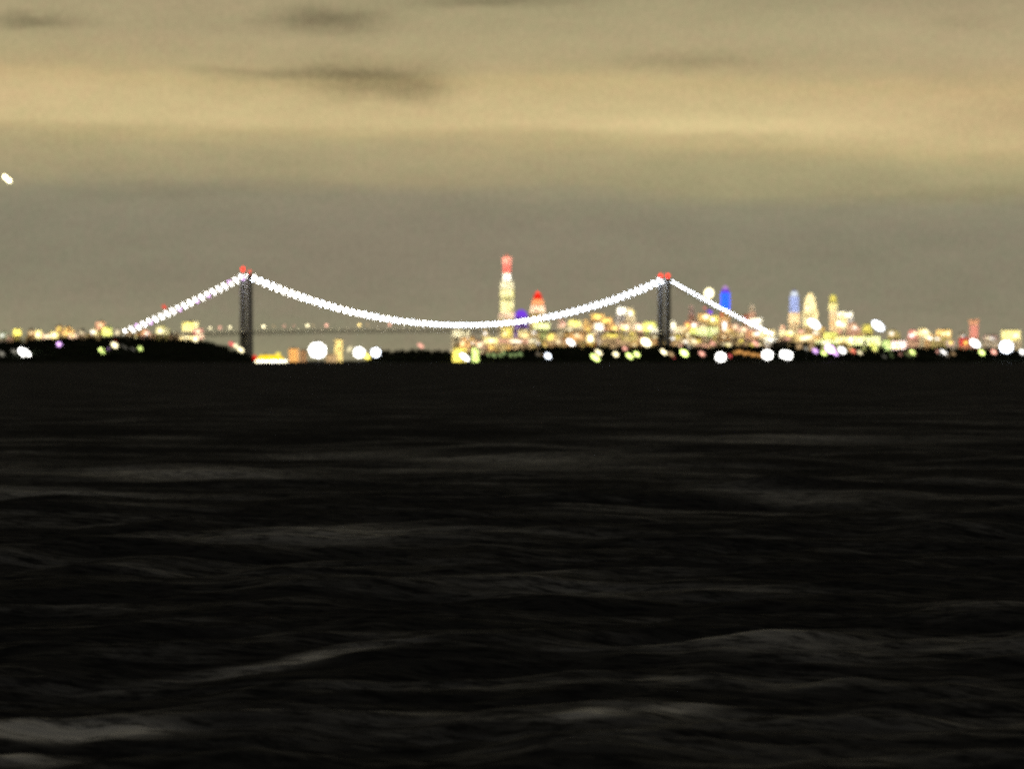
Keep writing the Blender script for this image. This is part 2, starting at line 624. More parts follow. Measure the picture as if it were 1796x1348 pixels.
    tot = M('MINIMUM', tot, .8)
    gl = n.new('ShaderNodeBsdfGlossy')
    gl.inputs['Roughness'].default_value = WATER['rough']
    gl.inputs['Color'].default_value = (0.84, 0.88, 0.98, 1)
    l.new(bp2.outputs[0], gl.inputs['Normal'])
    df = n.new('ShaderNodeBsdfDiffuse')
    df.inputs['Color'].default_value = (0.012, 0.013, 0.015, 1)
    mx = n.new('ShaderNodeMixShader')
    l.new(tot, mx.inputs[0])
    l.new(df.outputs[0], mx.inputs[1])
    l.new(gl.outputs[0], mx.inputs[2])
    o = n.new('ShaderNodeOutputMaterial')
    l.new(mx.outputs[0], o.inputs['Surface'])

    zz -= 0.0
    vs = np.stack([xx, yy, zz], -1).reshape(-1, 3)
    nr = len(d)
    idx = np.arange(nr * na).reshape(nr, na)
    q = np.stack([idx[:-1, :-1], idx[:-1, 1:], idx[1:, 1:], idx[1:, :-1]], -1).reshape(-1, 4)
    # a wide flat skirt lower down carries the sea to the horizon on all sides
    ex = np.array([(-60000, -3000, -1.6), (60000, -3000, -1.6), (60000, 70000, -1.6), (-60000, 70000, -1.6)], float)
    b = len(vs)
    vs = np.concatenate([vs, ex])
    q = np.concatenate([q, [[b, b + 1, b + 2, b + 3]]])
    me = bpy.data.meshes.new('water')
    me.vertices.add(len(vs))
    me.vertices.foreach_set('co', vs.astype(np.float32).ravel())
    me.loops.add(len(q) * 4)
    me.loops.foreach_set('vertex_index', q.astype(np.int32).ravel())
    me.polygons.add(len(q))
    me.polygons.foreach_set('loop_start', np.arange(0, len(q) * 4, 4, dtype=np.int32))
    me.polygons.foreach_set('use_smooth', np.ones(len(q), dtype=bool))
    me.materials.append(m)
    me.update(calc_edges=True)
    me.validate()
    o = bpy.data.objects.new('water', me)
    COL.objects.link(o)
    structure(o)


WATER = dict(rough=0.26, lo=0.022, hi=0.2, bump=.8, slick_at=(0, 0, 0), seed=4, slope=0.23, head=58,
             painted_glints=[(120, 1288, 125, 7, .05, 1.5), (40, 1330, 60, 8, .03, .3), (520, 1160, 170, 5, .09, .32), (60, 862, 110, 9, .03, .2), (300, 835, 110, 11, .06, .2),
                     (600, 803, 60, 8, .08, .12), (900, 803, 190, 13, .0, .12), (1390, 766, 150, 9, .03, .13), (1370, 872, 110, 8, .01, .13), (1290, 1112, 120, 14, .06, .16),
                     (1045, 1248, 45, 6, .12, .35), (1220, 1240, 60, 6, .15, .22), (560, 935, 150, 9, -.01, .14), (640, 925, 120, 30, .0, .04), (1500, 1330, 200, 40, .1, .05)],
             crests=[(110, 1290, 2.4, .8, .16), (500, 1165, 3.0, .5, .08), (60, 862, 4, 1.2, .2), (280, 835, 5, 1.4, .2), (1290, 1115, 3, .6, .12),
                     (1040, 1250, 1.2, .4, .08), (1360, 772, 9, 3, .3), (1380, 872, 5, 1.2, .2), (960, 805, 10, 2.5, .25), (1240, 1230, 1.2, .4, .06)])
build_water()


# ------------------------------------------------------------------ the suspension bridge
def build_bridge():
    TL, TR = P(432, 631, 14000), P(1165, 631, 14760)
    TL.z = TR.z = 0
    ax = (TR - TL)
    span = ax.length
    ax.normalize()
    lat = Vector((ax.y, -ax.x, 0))            # towards the viewer's right
    DL, DR = P(215, 631, 13733), P(1368, 631, 15005)
    DL.z = DR.z = 0
    root = thing('suspension_bridge', TL + (TR - TL) * .5, 'long suspension bridge with white necklace lights on its cables and two dark towers', 'bridge')
    O = TL + (TR - TL) * .5
    HALF = 15.5
    TOPZ = 214.0

    def deck_z(s):                             # s along the axis from the left tower
        t = s / span
        if t < 0:
            return 76 - 12 * min(1, -t * span / 385)
        if t > 1:
            return 75 - 20 * min(1, (t - 1) * span / 360)
        return 76 + 7 * (1 - (2 * t - 1) ** 2)
    SL = -(DL - TL).length
    SR = span + (DR - TR).length

    def pt(s, off, z):
        if s < 0:
            a = TL + (DL - TL) * (s / SL)
        elif s > span:
            a = TR + (DR - TR) * ((s - span) / (SR - span))
        else:
            a = TL + ax * s
        q = a + lat * off - O
        return Vector((q.x, q.y, z))

    def cable_z(s):
        if s < 0:
            t = s / SL
            return TOPZ + (deck_z(SL) + 5 - TOPZ) * t - 16 * t * (1 - t)
        if s > span:
            t = (s - span) / (SR - span)
            return TOPZ + (deck_z(SR) + 3 - TOPZ) * t - 14 * t * (1 - t)
        t = s / span
        return TOPZ - (TOPZ - 92.5) * 4 * t * (1 - t)
    rzt = math.atan2(ax.y, ax.x)
    # towers
    for s in (0.0, span):
        tb = MB()
        base = pt(s, 0, 0)
        tb.box((base.x, base.y, 208), (7, 2 * HALF - 5, 8), rzt)                       # top strut
        tw = tb.build('tower', STEEL, root)
        MB().box((base.x, base.y, 60), (7, 2 * HALF - 6, 9), rzt).build('cross_strut', STEEL, tw)   # under the roadway
        for sg in (-1, 1):
            q = pt(s, sg * HALF, 0)
            lb = MB().box((q.x, q.y, 108), (14, 10.2, 212), rzt, 0.84)
            lb.box((q.x, q.y, 216.5), (8, 6, 5), rzt)
            lb.box((q.x, q.y, 4), (22, 16, 9), rzt, .9)
            lb.build('leg', STEEL, tw)
            big = 4.2 if s > 0 else (4.0 if sg < 0 else 1.6)
            zz = 223.5 if s > 0 or sg > 0 else 229.5
            bl = MB().box((q.x, q.y, zz - 2.5), (1.2, 1.2, max(3, zz - 219)), rzt)
            bl.ball((q.x, q.y, zz + 1), big, big, big * 1.25)
            bl.build('beacon', glow('red', 4.5), tw, True)
    # roadway: two decks in an open truss
    S = [SL + (SR - SL) * i / 70 for i in range(71)]
    up, lo = MB(), MB()
    for a, b in zip(S, S[1:]):
        for mb, dz, th in ((up, 0, 1.3), (lo, -7.5, 1.0)):
            p = [pt(a, -14, deck_z(a) + dz), pt(a, 14, deck_z(a) + dz), pt(b, 14, deck_z(b) + dz), pt(b, -14, deck_z(b) + dz)]
            v = p + [k - Vector((0, 0, th)) for k in p]
            mb.add(v, [(0, 1, 2, 3), (7, 6, 5, 4), (1, 0, 4, 5), (2, 1, 5, 6), (3, 2, 6, 7), (0, 3, 7, 4)])
    up.build('upper_deck', CONC, root)
    lo.build('lower_deck', CONC, root)
    tr = MB()
    ns = int((SR - SL) / 15)
    for sg in (-14.4, 14.4):
        for i in range(ns):
            a = SL + (SR - SL) * i / ns
            b = SL + (SR - SL) * (i + 1) / ns
            za, zb = deck_z(a), deck_z(b)
            p, q = (za, zb - 7.5) if i % 2 else (za - 7.5, zb)
            tr.tube([pt(a, sg, p), pt(b, sg, q)], .45, 4)
            tr.tube([pt(a, sg, za - 7.5), pt(a, sg, za + 1.2)], .3, 4)
        tr.tube([pt(s, sg, deck_z(s) + 1.2) for s in S], .18, 4)
    tr.build('stiffening_truss', paint('pale truss paint', (.62, .60, .54), .5), root)
    # cables
    rope = MB()
    for sg in (-1, 1):
        cm = MB()
        ss = [SL * (1 - i / 24) for i in range(25)] + [span * i / 80 for i in range(1, 81)] + [span + (SR - span) * i / 24 for i in range(1, 25)]
        cm.tube([pt(s, sg * HALF, cable_z(s)) for s in ss], .62, 8)
        cb = cm.build('main_cable', CABLE, root, True)
        s = SL + 18
        while s < SR - 10:
            if abs(s) > 6 and abs(s - span) > 6:
                rope.tube([pt(s, sg * HALF, cable_z(s)), pt(s, sg * HALF, deck_z(s))], .05, 4)
            s += 18
    ro = rope.build('suspender_rope', CABLE, root)
    ro['kind'] = 'stuff'
    # necklace lights on the cables; the hundred that show largest are separate parts
    lamps = []
    for sg in (-1, 1):
        k = 1
        while SL + k * 18.3 < SR - 6:
            s = SL + k * 18.3 + (4 if sg > 0 else 0)
            k += 1 if s < span else .5
            if abs(s) < 5 or abs(s - span) < 5:
                continue
            if s > span and (sg < 0 or s > SR - 40):
                continue
            lamps.append((s, sg))
    lamps.sort(key=lambda q: pt(q[0], q[1] * HALF, 0).y)
    rest = MB()
    mats = {4: glow('white', 15.0), 5: glow('lilac', 8.0), 0: glow('white', 32.0), 1: glow('cool', 32.0), 2: glow('white', 12.0), 3: glow('lilac', 9.0)}
    lampmesh = {}

    def lamp_mb(c, r):
        mb = MB().ball((c.x, c.y, c.z), r * 1.9, r * .8, r * .62, 10, 7, .85)
        mb.box((c.x, c.y, c.z - r * 1.5), (r * .5, r * .5, r * 1.2))
        return mb
    lr = random.Random(3)
    for i, (s, sg) in enumerate(lamps):
        c = pt(s, sg * HALF, cable_z(s) + 1.9)
        r = 2.0 if s < 0 else 1.85 if s <= span else 1.35
        q = lr.random()
        mk = 2 if s > span else (3 if (q < .16 and (s < 0 or s > span * .8)) else (1 if q < .5 else 0))
        if s < 0:
            mk = 5 if q < .2 else 4
        if i < 99:
            key = (mk, r)
            if key not in lampmesh:
                o = lamp_mb(Vector((0, 0, 0)), r).build('necklace_light', mats[mk], root, True, c)
                lampmesh[key] = o
            else:
                o = lampmesh[key].copy()
                COL.objects.link(o)
                o.location = c
        else:
            v = lamp_mb(c, r)
            rest.add(v.v, v.f)
    ro = rest.build('necklace_light', mats[2], root, True)
    ro.data.materials.clear()
    ro.data.materials.append(glow('cool', 24.0))
    ro['kind'] = 'stuff'
    # street lamps on the roadway
    for px, c, r, st in ((430, 'yellow', 2.6, 8), (455, 'cream', 2.5, 7), (472, 'tan', 2, 1.2), (490, 'pink', 2.2, 2), (506, 'pink', 1.8, 1.2), (529, 'cream', 2.3, 7),
                         (538, 'tan', 1.8, 1.5), (561, 'pink', 2.3, 5), (617, 'gold', 2.7, 5), (631, 'tan', 2, 1.3), (669, 'pink', 2.2, 5), (712, 'tan', 1.5, .8), (397, 'cream', 2.5, 4), (379, 'pink', 3.4, 2), (362, 'cream', 1.8, 6)):
        s = (px - 432) / 733.0 * span
        if s < 0:
            s = (px - 432) / 217.0 * -SL
        c0 = pt(s, 15, deck_z(s))
        mb = MB().tube([c0, c0 + Vector((0, 0, 11))], .15, 5)
        pl = mb.build('street_lamp', POLE, root)
        MB().ball((c0.x, c0.y, c0.z + 12.0), r, r, r * .9).build('lamp_globe', glow(c, st), pl, True)
    # small roadway lights make the deck a faint pale line
    dl = MB()
    s = SL + 10
    while s < SR:
        c0 = pt(s, 14.4, deck_z(s) + 2.2)
        dl.ball(c0, .5, .5, .5, 6, 4)
        s += 24
    o = dl.build('deck_light', glow('cream', 6.0), root)
    o['kind'] = 'stuff'
    # anchorages and approach piers
    for s, nm in ((SL - 12, 0), (SR + 12, 1)):
        c = pt(SL if nm == 0 else SR, 0, 0)
        h = deck_z(SL if nm == 0 else SR) - 2
        MB().box((c.x, c.y, h / 2), (40, 34, h), rzt, .85).build('anchorage', CONC, root)
    for base, dirv, z0, nn in ((pt(SL, 0, 0), (DL - TL).normalized(), deck_z(SL), 7), (pt(SR, 0, 0), (DR - TR).normalized(), deck_z(SR), 8)):
        ap = MB()
        for i in range(nn):
            a, b = base + dirv * (i * 45), base + dirv * ((i + 1) * 45)
            z = z0 - 1.5 * i
            lt = Vector((dirv.y, -dirv.x, 0)) * 14
            p = [a - lt, a + lt, b + lt, b - lt]
            p[0].z = p[1].z = z
            p[2].z = p[3].z = z - 1.5
            ap.add(p + [k - Vector((0, 0, 2)) for k in p], [(0, 1, 2, 3), (7, 6, 5, 4), (1, 0, 4, 5), (2, 1, 5, 6), (3, 2, 6, 7), (0, 3, 7, 4)])
            ap.box((b.x, b.y, (z - 4) / 2), (4, 24, z - 4), rzt)
        ap.build('approach_viaduct', CONC, root)


build_bridge()


# ------------------------------------------------------------------ generic builders
def lit_building(name, px, py, w, h, c1, c2, st, D, label, cat='building', group=None, frac=.8, body=(None, .6), shape=0, glowing=None):
    """a block whose upper storeys, w x h pixels about (px, py), are the bright patch of the photograph"""
    k = D / F
    W, H = w * k, h * k
    ztop = Z(py - h / 2.0, D)
    zlo = ztop - H
    dep = W * R.uniform(.6, .9)
    t = thing(name, (X(px, D), D, 2.0), label, cat, group, R.uniform(-.35, .35))
    bc, bst = body
    bc = bc or c2
    bwall = zlo - 2.0
    if bwall > 6:
        MB().box((0, 0, bwall / 2), (W * 1.08, dep * 1.08, bwall)).build('wall', facade(bc, 'tan', bst, .75), t)
    mat = glow(glowing, st) if glowing else facade(c1, c2, st, frac)
    up = MB()
    zz = max(0.0, bwall)
    HH = ztop - 2.0 - zz
    if shape == 0:
        up.box((0, 0, zz + HH / 2), (W, dep, HH))
    elif shape == 1:      # stepped
        up.box((0, 0, zz + HH * .3), (W, dep, HH * .6))
        up.box((-W * .12, 0, zz + HH * .8), (W * .62, dep * .7, HH * .4))
    elif shape == 2:      # tapered
        up.box((0, 0, zz + HH / 2), (W, dep, HH), 0, .6)
    elif shape == 3:      # round
        up.lathe([(W / 2, zz), (W / 2, zz + HH * .7), (W * .42, zz + HH * .85), (W * .2, zz + HH)], n=14)
    up.build('lit_storeys', mat, t)
    # added glowing panels on the front give the block a bright core
    nb = 1 if w < 16 else 2
    for _ in range(nb if R.random() < .75 else 0):
        bw, bh = W * R.uniform(.22, .42), HH * R.uniform(.22, .45)
        hb = min(H, HH)
        bx = R.uniform(-.24, .24) * W
        bz = zz + HH - hb + hb * R.uniform(.3, .65)
        panel_col = R.choice(['cream', 'white', 'yellow', 'cream', c1])
        MB().box((bx, -dep * .5, bz), (bw, 2.4, min(bh, hb * .5))).build('glow_panel', glow(panel_col, round(st * 1.9, 1)), t)
    rf = MB()
    rt = ztop - 2.0
    kk = {0: 1.0, 1: .62, 2: .6, 3: .3}[shape]
    ox = -W * .12 if shape == 1 else 0
    rf.box((ox, 0, rt + .6), (W * kk * 1.03, dep * kk * (1.0 if shape != 1 else 1.1), 1.2))
    rf.box((ox + W * kk * .15, 0, rt + 2.4), (W * kk * .35, dep * kk * .35, 3.0))
    rf.build('roof', ROOF, t)
    return t


def shore_lamp(px, py, w, h, c, st, label, D=12760, zf=None, name='shore_lamp', cat='lamp', group='bright lamps along the far shore', heads=1):
    k = D / F
    p = P(px, py, D)
    gz = max(0.5, (zf or shore_z)(p.x, p.y))
    rx, rz = max(1.2, (w - 5) * k / 2), max(1.2, (h - 5) * k / 2)
    t = thing(name, (p.x, p.y, gz), label, cat, group)
    H = max(2.5, p.z - gz)
    MB().lathe([(.9, 0), (.9, .5), (.35, .8), (.22, max(1.2, H - rz * .6))], n=8).build('pole', POLE, t)
    hb = MB()
    if heads == 1:
        hb.ball((0, 0, H), rx * 1.22, min(rx, rz), rz * .86, 16, 10, .62)
    else:
        hb.ball((0, 0, H), rx * .9, min(rx, rz) * .75, rz * .68, 16, 10, .62)
        for i in range(heads):
            a = 2 * PI * i / heads + .4
            hb.ball((math.cos(a) * rx * .56, 0, H + math.sin(a) * rz * .56), rx * .38, rx * .4, rz * .4, 10, 7)
    hb.build('lamp_head', glow(c, st), t, True)
    MB().lathe([(rx * .5, H + rz * .9), (rx * .3, H + rz * 1.06), (.15, H + rz * 1.15)], n=10).build('lamp_cap', POLE, t)
    return t


# ------------------------------------------------------------------ landmarks of the skyline
def segs(name, px, D, label, rows, cat='skyscraper', rz=.2):
    """rows: part name, y bottom, y top, half width bottom, half width top, material, sides"""
    k = D / F * .88
    t = thing(name, (X(px, D), D, 2.0), label, cat, None, rz)
    for pn, yb, yt, wb, wt, mat, sides in rows:
        zb, zt = max(0, Z(yb, D) - 2.0), Z(yt, D) - 2.0
        mb = MB()
        if sides == 4:
            r = wb * k * 2 * .92
            mb.box((0, 0, (zb + zt) / 2), (r, r * .85, zt - zb), 0, wt / wb)
        else:
            mb.lathe([(wb * k, zb), ((wb * .55 + wt * .45) * k * 1.06, zb + (zt - zb) * .5), (wt * k, zt)], n=sides)
        mb.build(pn, mat, t)
    return t


def landmarks():
    cw = lambda a, b, s, f=.85: facade(a, b, s, f)
    segs('spire_skyscraper', 889, 27000, 'tallest skyscraper, cream shaft with a red lit neck, behind the cable sag', [
        ('podium', 640, 557, 17, 17, cw('tan', 'cream', .7), 4), ('lower_setback', 557, 548, 16, 13, cw('pink', 'cream', 1.5), 4),
        ('shaft', 548, 523, 12, 12.5, cw('cream', 'olive', 1.75, .9), 4), ('ledge', 523, 521.5, 13.5, 13.5, ROOF, 4),
        ('middle_shaft', 521.5, 507, 13, 12.2, cw('cream', 'olive', 1.7, .9), 4), ('upper_ledge', 507, 505.5, 12.8, 12.8, ROOF, 4),
        ('upper_shaft', 505.5, 494, 12.5, 11.5, cw('cream', 'cream', 1.6, .9), 4), ('roof', 494, 492, 9, 8.5, ROOF, 4),
        ('neck', 492, 480, 7.4, 6.6, cw('white', 'cream', 2.3, .95), 4), ('red_neck', 480, 463, 7, 7, cw('salmon', 'rose', 1.9, .95), 4),
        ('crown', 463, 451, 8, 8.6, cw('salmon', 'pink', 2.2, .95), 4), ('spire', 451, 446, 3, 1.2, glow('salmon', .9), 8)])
    segs('domed_hall', 914, 26500, 'low purple lit dome beside the tallest skyscraper', [
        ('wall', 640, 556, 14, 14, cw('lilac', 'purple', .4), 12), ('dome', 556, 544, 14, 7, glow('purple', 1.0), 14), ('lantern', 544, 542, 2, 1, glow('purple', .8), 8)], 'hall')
    segs('red_topped_tower', 943, 27300, 'stepped tower with a red glowing top just right of the tallest skyscraper', [
        ('lower_storeys', 640, 548, 15, 14, cw('gold', 'tan', .9), 4), ('middle_storeys', 548, 536, 14.5, 13, cw('cream', 'pink', 1.8, .95), 4),
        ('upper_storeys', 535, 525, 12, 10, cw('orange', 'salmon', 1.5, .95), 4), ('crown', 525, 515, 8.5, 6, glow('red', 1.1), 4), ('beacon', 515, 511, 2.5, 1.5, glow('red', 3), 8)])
    t = segs('beacon_mast', 1243.5, 21000, 'slender mast with a round cream beacon above the east side span', [
        ('pole', 640, 523, 1.3, .6, POLE, 6)], 'mast')
    k = 21000 / F
    MB().ball((0, 0, Z(514, 21000) - 2), 8.2 * k, 8.2 * k, 8.4 * k).build('lamp_head', glow('cream', 3.5), t, True)
    segs('blue_tower', 1272, 26000, 'vivid blue floodlit tower with lilac top behind the east side span', [
        ('lower_storeys', 640, 543, 9, 9, cw('tan', 'gold', .8), 4), ('blue_shaft', 543, 513, 8.5, 8.2, cw('blue', 'blue', 2.3, 1.1), 4),
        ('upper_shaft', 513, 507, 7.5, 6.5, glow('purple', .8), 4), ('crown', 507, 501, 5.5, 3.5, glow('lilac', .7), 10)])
    segs('slim_tan_tower', 1319, 26500, 'slim dim tan tower with pointed top between blue and pale blue towers', [
        ('shaft', 640, 548, 7, 6.5, cw('tan', 'pink', .9), 4), ('crown', 548, 534, 6, 3.5, cw('tan', 'grey', 1.0, .9), 4)])
    segs('pale_blue_tower', 1393, 26000, 'pale blue floodlit tower over a cream lower block', [
        ('lower_block', 640, 548, 11, 10, cw('cream', 'orange', 1.4, .9), 4), ('blue_shaft', 548, 519, 8.5, 8, cw('pale blue', 'pale blue', 1.1, .95), 4),
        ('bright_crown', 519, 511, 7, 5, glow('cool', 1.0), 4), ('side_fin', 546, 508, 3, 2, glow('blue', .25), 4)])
    segs('bullet_tower', 1421, 25500, 'bullet shaped golden cream tower with rounded tapering top', [
        ('lower_storeys', 640, 544, 14, 13.5, cw('cream', 'gold', 1.5, .9), 4), ('shaft', 544, 527, 12, 10.5, cw('cream', 'gold', 1.7, .95), 12),
        ('taper', 527, 519, 10, 7, cw('cream', 'gold', 1.7, .95), 12), ('tip', 519, 513.5, 6, 2.4, cw('gold', 'cream', 1.6, .95), 12)])
    segs('olive_tower', 1461, 25500, 'narrow olive yellow tower with dark waist, right of the bullet shaped tower', [
        ('lower_storeys', 640, 545, 6.5, 6, cw('cream', 'orange', 1.2, .85), 4), ('shaft', 545, 532, 8, 7.5, cw('yellow', 'cream', 1.4, .95), 4),
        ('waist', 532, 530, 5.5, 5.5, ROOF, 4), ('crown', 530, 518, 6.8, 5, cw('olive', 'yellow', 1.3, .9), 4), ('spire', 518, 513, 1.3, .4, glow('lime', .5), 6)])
    segs('salmon_tower', 1708, 24000, 'lone salmon pink tower with flared top near the photo edge', [
        ('podium', 640, 592, 10, 9, cw('salmon', 'brown', .6), 4), ('shaft', 592, 570, 7.5, 7.5, cw('salmon', 'pink', 1.05, .9), 4), ('flared_top', 570, 560, 8, 10, cw('salmon', 'tan', 1.0, .9), 4)])
    segs('rose_tower', 1213, 26800, 'faint rosy tower just right of the east bridge tower', [
        ('shaft', 640, 552, 7, 6, cw('pink', 'brown', .62), 4), ('crown', 552, 536, 5.5, 3.5, cw('pink', 'grey', .7), 4)])


landmarks()

# ------------------------------------------------------------------ lit blocks of the skyline
# column, row, width, height, colours, strength, shape, label
B = [
    (808, 584, 25, 12, 'cream', 'cream', 1.9, 0, 'wide cream lit block, first of the skyline under the cable sag'),
    (816, 601, 16, 18, 'orange', 'tan', 1.3, 1, 'orange tan block straight above the yellow waterside pavilion'),
    (841, 604, 13, 10, 'pink', 'cream', 1.2, 0, 'small pinkish block beside the orange tan one under the cable sag'),
    (852, 586, 12, 18, 'gold', 'tan', 1.2, 2, 'tapered gold block with dim top under the cable sag'),
    (862, 599, 20, 14, 'cream', 'yellow', 1.8, 0, 'cream yellow block with bright base below the tapered gold one'),
    (889, 583, 19, 17, 'yellow', 'gold', 1.35, 0, 'square yellow block directly under the tallest skyscraper'),
    (917, 584, 20, 18, 'gold', 'cream', 1.35, 3, 'round gold block under the purple dome'),
    (900, 598, 52, 8, 'pink', 'tan', 1.2, 0, 'long low pinkish tan block below the square yellow and round gold blocks'),
    (937, 584, 16, 14, 'tan', 'gold', 1.0, 1, 'stepped tan block between the round gold block and the pale glow'),
    (950, 571, 24, 10, 'cream', 'lime', 2.0, 0, 'pale cream block touching the underside of the cable below the red topped tower'),
    (968, 590, 18, 14, 'gold', 'tan', 1.1, 0, 'dull gold block below the pale cream one by the cable'),
    (934, 598, 14, 8, 'cream', 'grey', 1.3, 0, 'small greyish cream block at the end of the long pinkish one'),
    (1008, 567, 26, 12, 'yellow', 'cream', 1.6, 2, 'sloping yellow cream block under the rising cable'),
    (985, 567, 12, 13, 'pink', 'cream', 1.4, 0, 'pinkish block close under the rising cable'),
    (1011, 589, 22, 14, 'tan', 'orange', 1.1, 0, 'wide tan block under the sloping yellow cream one'),
    (1035, 594, 15, 18, 'cream', 'yellow', 1.8, 2, 'bright cream block tapering upward, left of a white shore lamp'),
    (1029, 570, 12, 18, 'gold', 'orange', 1.2, 1, 'stepped gold block right of the sloping yellow cream one'),
    (1048, 555, 22, 9, 'gold', 'orange', 1.5, 0, 'orange gold block directly below the cable, left of the twin towers'),
    (1064, 562, 18, 10, 'orange', 'gold', 1.4, 0, 'orange block stepping down from the orange gold one by the cable'),
    (1051, 573, 15, 12, 'cream', 'white', 2.2, 0, 'small bright cream block below the orange gold one'),
    (1076, 574, 18, 14, 'orange', 'tan', 1.2, 1, 'stepped orange tan block left of the twin towers base'),
    (1096, 574, 16, 12, 'pink', 'cream', 1.6, 0, 'pinkish cream block at the foot of the twin towers'),
    (1090, 544, 15, 14, 'cream', 'white', 2.4, 3, 'bright cream tower top, brighter of the twin towers under the cable'),
    (1106, 551, 16, 24, 'tan', 'cream', 1.2, 1, 'dimmer tan one of the twin towers under the cable'),
    (1074, 588, 34, 9, 'yellow', 'tan', 1.2, 0, 'long low yellow tan block under the twin towers'),
    (1103, 594, 30, 8, 'olive', 'tan', 1.1, 0, 'long low olive block behind the white lamp left of the east bridge tower'),
    (1119, 574, 18, 14, 'cream', 'pink', 1.7, 2, 'cream tapering block between the twin towers and the east bridge tower'),
    (1139, 573, 26, 17, 'yellow', 'lime', 1.5, 2, 'lemon yellow block with pointed top left of the east bridge tower'),
    (1151, 580, 18, 8, 'cream', 'white', 1.7, 0, 'low cream block touching the left side of the east bridge tower'),
    (1180, 570, 12, 14, 'cream', 'white', 2.0, 2, 'small white pointed block touching the right side of the east bridge tower'),
    (1195, 579, 20, 14, 'cream', 'tan', 1.4, 0, 'cream tan block right of the small white pointed one'),
    (1207, 571, 12, 12, 'rose', 'orange', 1.3, 1, 'reddish orange block at the foot of the faint rosy tower'),
    (1220, 569, 13, 14, 'cream', 'pink', 1.9, 0, 'bright cream block beside the reddish orange one'),
    (1218, 580, 14, 9, 'yellow', 'lime', 1.6, 0, 'small lime yellow block under the bright cream one'),
    (1185, 592, 20, 12, 'gold', 'tan', 1.1, 0, 'dull gold block low against the right side of the east bridge tower'),
    (1205, 588, 16, 18, 'gold', 'orange', 1.2, 1, 'stepped gold block below the reddish orange one'),
    (1235, 557, 18, 13, 'orange', 'gold', 1.5, 0, 'orange block under the purple sign light and the side span'),
    (1252, 561, 14, 16, 'yellow', 'gold', 1.5, 0, 'yellow block beside the orange one under the side span'),
    (1240, 582, 34, 17, 'lime', 'cream', 1.5, 0, 'wide pale lime block under the blue tower, broadest of that cluster'),
    (1271, 569, 18, 26, 'orange', 'tan', 1.1, 0, 'tall orange tan block straight under the blue tower'),
    (1290, 574, 16, 14, 'pink', 'tan', 1.1, 1, 'stepped pinkish block below the east side span'),
    (1303, 578, 14, 10, 'cream', 'pink', 1.3, 0, 'small cream pink block below the east side span'),
    (1325, 565, 19, 13, 'cream', 'white', 2.6, 0, 'bright cream block at the foot of the slim tan tower'),
    (1308, 558, 10, 12, 'rose', 'brown', .8, 0, 'dim maroon block left of the slim tan tower'),
    (1322, 585, 22, 12, 'orange', 'pink', 1.2, 0, 'orange pink block under the lower end of the side span'),
    (1346, 585, 24, 12, 'gold', 'cream', 1.5, 0, 'gold cream block where the side span meets the skyline'),
    (1352, 596, 20, 10, 'cream', 'white', 1.7, 0, 'whitish low block below the end of the side span'),
    (1372, 577, 9, 14, 'salmon', 'cream', 1.4, 2, 'thin salmon spire like block left of the pale blue tower'),
    (1384, 585, 32, 11, 'cream', 'gold', 1.7, 0, 'long cream block below the pale blue tower'),
    (1412, 592, 32, 14, 'gold', 'tan', 1.3, 0, 'long tan gold block below the bullet shaped tower'),
    (1436, 597, 14, 14, 'orange', 'gold', 1.2, 1, 'stepped orange block low between bullet shaped and olive towers'),
    (1456, 589, 22, 12, 'yellow', 'lime', 1.7, 0, 'bright lemon block under the olive yellow tower'),
    (1482, 552, 25, 9, 'cream', 'white', 2.0, 0, 'cream flat topped block right beside the olive yellow tower'),
    (1476, 566, 18, 20, 'gold', 'cream', 1.4, 0, 'gold block standing under the cream flat topped one'),
    (1497, 574, 20, 14, 'tan', 'pink', 1.0, 1, 'stepped tan block right of the gold one by the olive yellow tower'),
    (1450, 601, 34, 9, 'cream', 'lime', 1.7, 0, 'long cream waterside block left of the lilac shore lamp'),
    (1484, 597, 28, 12, 'yellow', 'cream', 2.0, 0, 'bright yellow cream waterside block, left half of the long lit row'),
    (1518, 598, 42, 14, 'cream', 'lime', 2.2, 0, 'widest bright cream waterside block in the long lit row'),
    (1530, 608, 14, 12, 'yellow', 'lime', 1.8, 0, 'small lemon block under the widest cream waterside block'),
    (1521, 576, 16, 14, 'olive', 'yellow', 1.3, 2, 'olive block left of the lone white rooftop lamp'),
    (1556, 605, 16, 16, 'lime', 'green', 1.7, 1, 'pale lime block between the cream and white waterside blocks'),
    (1577, 605, 24, 13, 'white', 'pink', 2.3, 0, 'whitish pink waterside block at the end of the long lit row'),
    (1568, 585, 20, 12, 'tan', 'olive', .9, 1, 'dim olive tan block behind the whitish pink waterside block'),
    (1601, 586, 18, 14, 'rose', 'pink', 1.3, 2, 'rosy pointed block left of the orange cream one'),
    (1621, 584, 22, 15, 'gold', 'cream', 1.6, 1, 'orange cream stepped block right of the rosy pointed one'),
    (1630, 592, 16, 9, 'cream', 'orange', 1.7, 0, 'low cream block leaning on the orange cream stepped one'),
    (1655, 584, 22, 11, 'orange', 'gold', 1.5, 0, 'flat orange block alone between rosy block and salmon tower'),
    (1648, 595, 26, 8, 'tan', 'olive', .9, 0, 'long dim tan block under the flat orange one'),
    (1667, 602, 14, 10, 'pink', 'grey', 1.0, 0, 'dim pinkish block on the dark shore left of the red block'),
    (1690, 599, 14, 13, 'rose', 'red', 1.0, 0, 'dull red block left of the white lamp under the salmon tower'),
    (1689, 588, 12, 10, 'tan', 'grey', .9, 1, 'dim grey tan block left of the salmon tower'),
    (1738, 592, 26, 8, 'pink', 'grey', .8, 0, 'long dim pinkish grey block right of the salmon tower'),
    (1773, 588, 26, 17, 'yellow', 'cream', 1.6, 0, 'wide cream yellow block behind the largest white lamp at the photo edge'),
]
